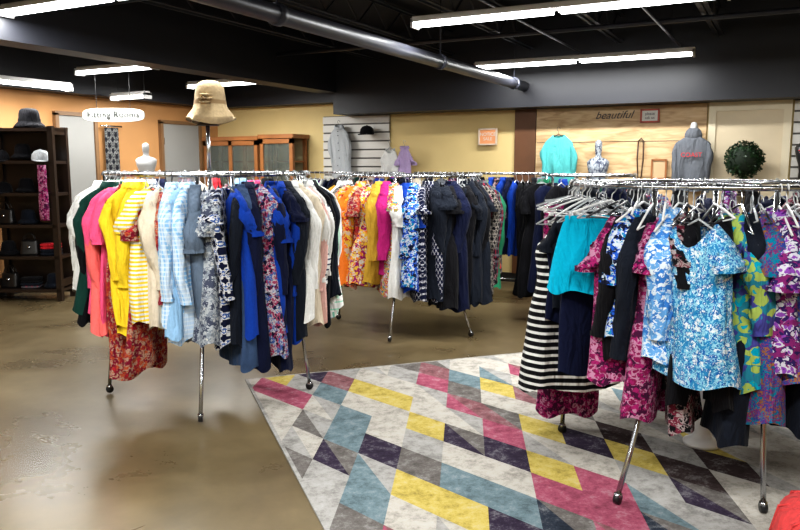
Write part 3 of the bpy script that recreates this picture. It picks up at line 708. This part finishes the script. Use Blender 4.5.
mb.loft(rings,0,True,True); mb.build('pink_scarf',[MATS['fl_mag']],loc=(sx_,sy_,0),rz=YAW)

# hanging sign
X,Y=C(-3.42,9.0)
sg=empty('fitting_rooms_sign',(X,Y,2.14),YAW)
mb=MB(); n=40
def sup(a,w,h): c,s=math.cos(a),math.sin(a); return (w*math.copysign(abs(c)**.6,c),h*math.copysign(abs(s)**.6,s))
rings=[[ (sup(6.2832*j/n,.37*k,.082*k)[0],y,sup(6.2832*j/n,.37*k,.082*k)[1]) for j in range(n)] for y,k in((-.012,.97),(-.009,1),(.009,1),(.012,.97))]
mb.loft(rings,0,True,True)
for sx in(-.2,.2): mb.tube([(sx,0,.07),(sx,0,HC-2.14)],.003,5,1)
mb.build('board',[plain('sign_white',(.42,.43,.41),.6),blackp],parent=sg,smooth=False)
text('lettering','Fitting Rooms',.102,(0,-.02,.004),(math.pi/2,0,0),plain('sign_black',(.004,.004,.004),.7),parent=sg,ext=.002,spacing=1.08)

glass=plain('cabinet_glass',(.45,.5,.45),.08); glass.node_tree.nodes['Principled BSDF'].inputs['Transmission Weight'].default_value=.85
def cabinet(X0,X1,h,bays):
    w=X1-X0; d=.4; mb=MB()
    mb.box((0,0,.2),(w,d,.4)); mb.box((0,0,h-.03),(w+.04,d+.03,.06)); mb.box((0,d/2-.01,h/2),(w,.02,h),2)
    for i in range(bays+1):
        x=-w/2+.03+(w-.06)*i/bays
        mb.box((x,-d/2+.03,h/2+.17),(.06,.05,h-.46)); mb.box((x,d/2-.03,h/2+.17),(.06,.05,h-.46))
    for z in(.8,1.2,1.6): mb.box((0,0,z),(w-.06,d-.08,.025))
    for z in(.43,h-.1): mb.box((0,-d/2+.03,z),(w,.05,.07))
    for i in range(bays):
        x=-w/2+.03+(w-.06)*(i+.5)/bays; mb.box((x,-d/2+.028,h/2+.17),((w-.06)/bays-.06,.006,h-.56),1)
    mb.build('glass_display_cabinet',[wood,glass,plain('cabinet_back',(.5,.42,.25),.6)],loc=((X0+X1)/2,YB-d/2-.03,0),smooth=False)
cabinet(-8.2,-7.15,1.98,2); cabinet(-7.1,-6.5,2.0,1)

# wall clothing
def wallg(name,kd,L,mt,X,z,**kw): return garment(name,kd,L,MATS[mt],(X,YB-kw.pop('off',.16),z),0,**kw)
wallg('grey_long_sleeve_shirt','long',.72,'ltgrey',-5.86,2.1,W=.17,hmat=blackp,seed=1,T=.035)
wallg('turquoise_sweater','long',.62,'teal_sweater',-2.61,1.93,W=.2,hmat=blackp,seed=2,T=.04,collar=False,scoop=.05,off=.2)
wallg('white_lace_top','tee',.5,'white',-5.02,1.8,W=.11,seed=3,T=.03); wallg('lilac_top','tee',.5,'lilac',-4.78,1.8,W=.11,seed=4,off=.18,T=.03)
h=wallg('grey_hoodie','long',.62,'grey',-1.04,1.88,W=.21,hmat=whitep,seed=5,T=.05,off=.2,collar=False,scoop=.03)
mb=MB(); mb.lathe([(.002,.10),(.05,.09),(.08,.06),(.095,.02),(.095,-.02),(.07,-.045)],n=20,sy=.7); mb.build('hood',[MATS['grey']],loc=(0,.02,0),parent=h)
mb=MB(); mb.lathe([(.001,.16),(.03,.15),(.04,.11),(.035,.07),(.03,.04)],n=16); mb.build('display_head',[plain('bust_white',(.5,.5,.5))],loc=(0,.02,0),parent=h)
text('chest_print','COAST',.07,(0,-.085,-.22),(math.pi/2,0,0),plain('red_print',(.55,.02,.03),.7),parent=h)
X,z=-5.38,1.98
cap('black_cap',(X,YB-.18,z),0,MATS['black'])
mb=MB(); mb.tube([(X,YB-.04,z+.03),(X,YB-.2,z+.03)],.006,6); mb.build('slatwall_hook',[chrome])
X=-2.12; mb=MB(); bust_mesh(mb,0,.8); mb.tube([(0,.0,.2),(0,.11,.2)],.01,6,0)
mb.build('lace_bust_form',[MATS['fl_grey']],loc=(X,YB-.16,1.3))
mb=MB(); mb.tube([(-.03,-.0,0),(-.035,-.01,-.2),(-.02,-.01,-.42),(.0,-.01,-.46),(.02,-.01,-.42),(.035,-.01,-.2),(.03,0,0),(0,0,.04),(-.03,0,0)],.009,6); mb.build('leather_belt',[brownb],loc=(-1.64,YB-.06,1.83))
def framed(name,X,z,w,h,fm,pm_,body=None,tm=None,size=.04):
    e=empty(name,(X,YB-.06,z)); mb=MB()
    mb.box((0,0,0),(w,.01,h),1)
    for s in(-1,1): mb.box((s*w/2,-.005,0),(.02,.025,h+.02)); mb.box((0,-.005,s*h/2),(w,.025,.02))
    mb.build('frame',[fm,pm_],parent=e,smooth=False)
    if body: text('lettering',body,size,(0,-.008,0),(math.pi/2,0,0),tm,parent=e,ext=.001)
paper=plain('paper_white',(.65,.64,.6),.6); oran=plain('orange_frame',(.65,.2,.05),.5)
framed('framed_orange_notice',-3.6,1.92,.24,.2,plain('notice_frame',(.6,.5,.4),.5),plain('paper_orange',(.7,.30,.13),.6),'NOTICE\nSALE',paper,.06)
framed('framed_wall_sign',-1.55,2.13,.2,.14,plain('red_frame',(.4,.08,.05),.5),paper,'please\nask us',plain('ink',(.05,.05,.06),.6),.045)
framed('small_wood_picture_frame',-1.42,1.5,.16,.22,wood,plain('frame_inner',(.5,.35,.2),.6))
text('beautiful_wall_lettering','beautiful',.13,(-1.98,YB-.04,2.15),(math.pi/2,0,0),plain('ink2',(.06,.05,.05),.6),shear=.4)

# topiary on bracket shelf
mb=MB(); r=random.Random(9)
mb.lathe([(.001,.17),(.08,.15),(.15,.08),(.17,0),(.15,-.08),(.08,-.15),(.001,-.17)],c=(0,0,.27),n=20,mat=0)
for i in range(900):
    u=r.uniform(-1,1); a=r.uniform(0,6.283); s=math.sqrt(1-u*u); d=Vector((s*math.cos(a),s*math.sin(a)*.8,u)); c=Vector((0,0,.27))+d*r.uniform(.16,.205)
    t=Vector((r.uniform(-1,1),r.uniform(-1,1),r.uniform(-1,1))).normalized(); q=d.cross(t).normalized(); k=r.uniform(.018,.03)
    b0=len(mb.v); mb.v+=[tuple(c-t*k),tuple(c+q*k*.5+d*.008),tuple(c+t*k),tuple(c-q*k*.5+d*.008)]; mb.f.append((b0,b0+1,b0+2,b0+3)); mb.m.append(1)
mb.tube([(0,0,.1),(0,0,-.02)],.012,8,2); mb.lathe([(.045,-.1),(.06,0),(.05,0),(.001,-.005)],n=16,mat=2); mb.lathe([(.001,-.1),(.045,-.1)],n=16,mat=2)
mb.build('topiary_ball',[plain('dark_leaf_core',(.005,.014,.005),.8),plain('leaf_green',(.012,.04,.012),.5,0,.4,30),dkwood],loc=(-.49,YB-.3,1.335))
mb=MB(); mb.box((0,-.13,0),(.3,.26,.02)); mb.box((0,-.1,-.06),(.02,.16,.1)); mb.build('wall_bracket_shelf',[dkwood],loc=(-.49,YB-.06,1.22),smooth=False)
mb=MB(); bust_mesh(mb,0,.95); mb.tube([(0,0,.1),(0,.1,.1)],.01,6,0)
for k in range(6):
    a=k*1.047; mb.lathe([(.002,.012),(.02,.008),(.022,0),(.001,-.004)],c=(-.08+.025*math.cos(a),-.09,.3+.025*math.sin(a)),n=10,mat=1)
mb.build('black_bust_form',[blackp,MATS['red']],loc=(.16,YB-.18,1.4))
X,Y=C(1.66,2.42); mb=MB()
mb.lathe([(.001,0),(.26,0),(.31,.04),(.33,.14),(.33,.24),(.31,.31),(.25,.345),(.1,.36),(.02,.35),(.001,.355)],n=36)
for i in range(12):
    a=6.2832*i/12; mb.tube([(.31*math.cos(a),.31*math.sin(a),.05),(.335*math.cos(a),.335*math.sin(a),.2),(.31*math.cos(a),.31*math.sin(a),.315),(.2*math.cos(a),.2*math.sin(a),.355)],.006,5)
mb.build('red_pouf',[solid('pouf_red',(.5,.05,.05))],loc=(X,Y,0))

# ------------------------------------------------------------ world + camera
w=bpy.data.worlds.new('World'); sc.world=w; w.use_nodes=True
w.node_tree.nodes['Background'].inputs[0].default_value=(.6,.7,1,1); w.node_tree.nodes['Background'].inputs[1].default_value=.05
cam=bpy.data.cameras.new('camera'); co=bpy.data.objects.new('camera',cam); sc.collection.objects.link(co)
cam.sensor_width=36; cam.lens=740/800*36; co.location=(0,0,1.55); co.rotation_euler=(math.radians(90-7.7),0,YAW)
cam.clip_start=.05; sc.camera=co
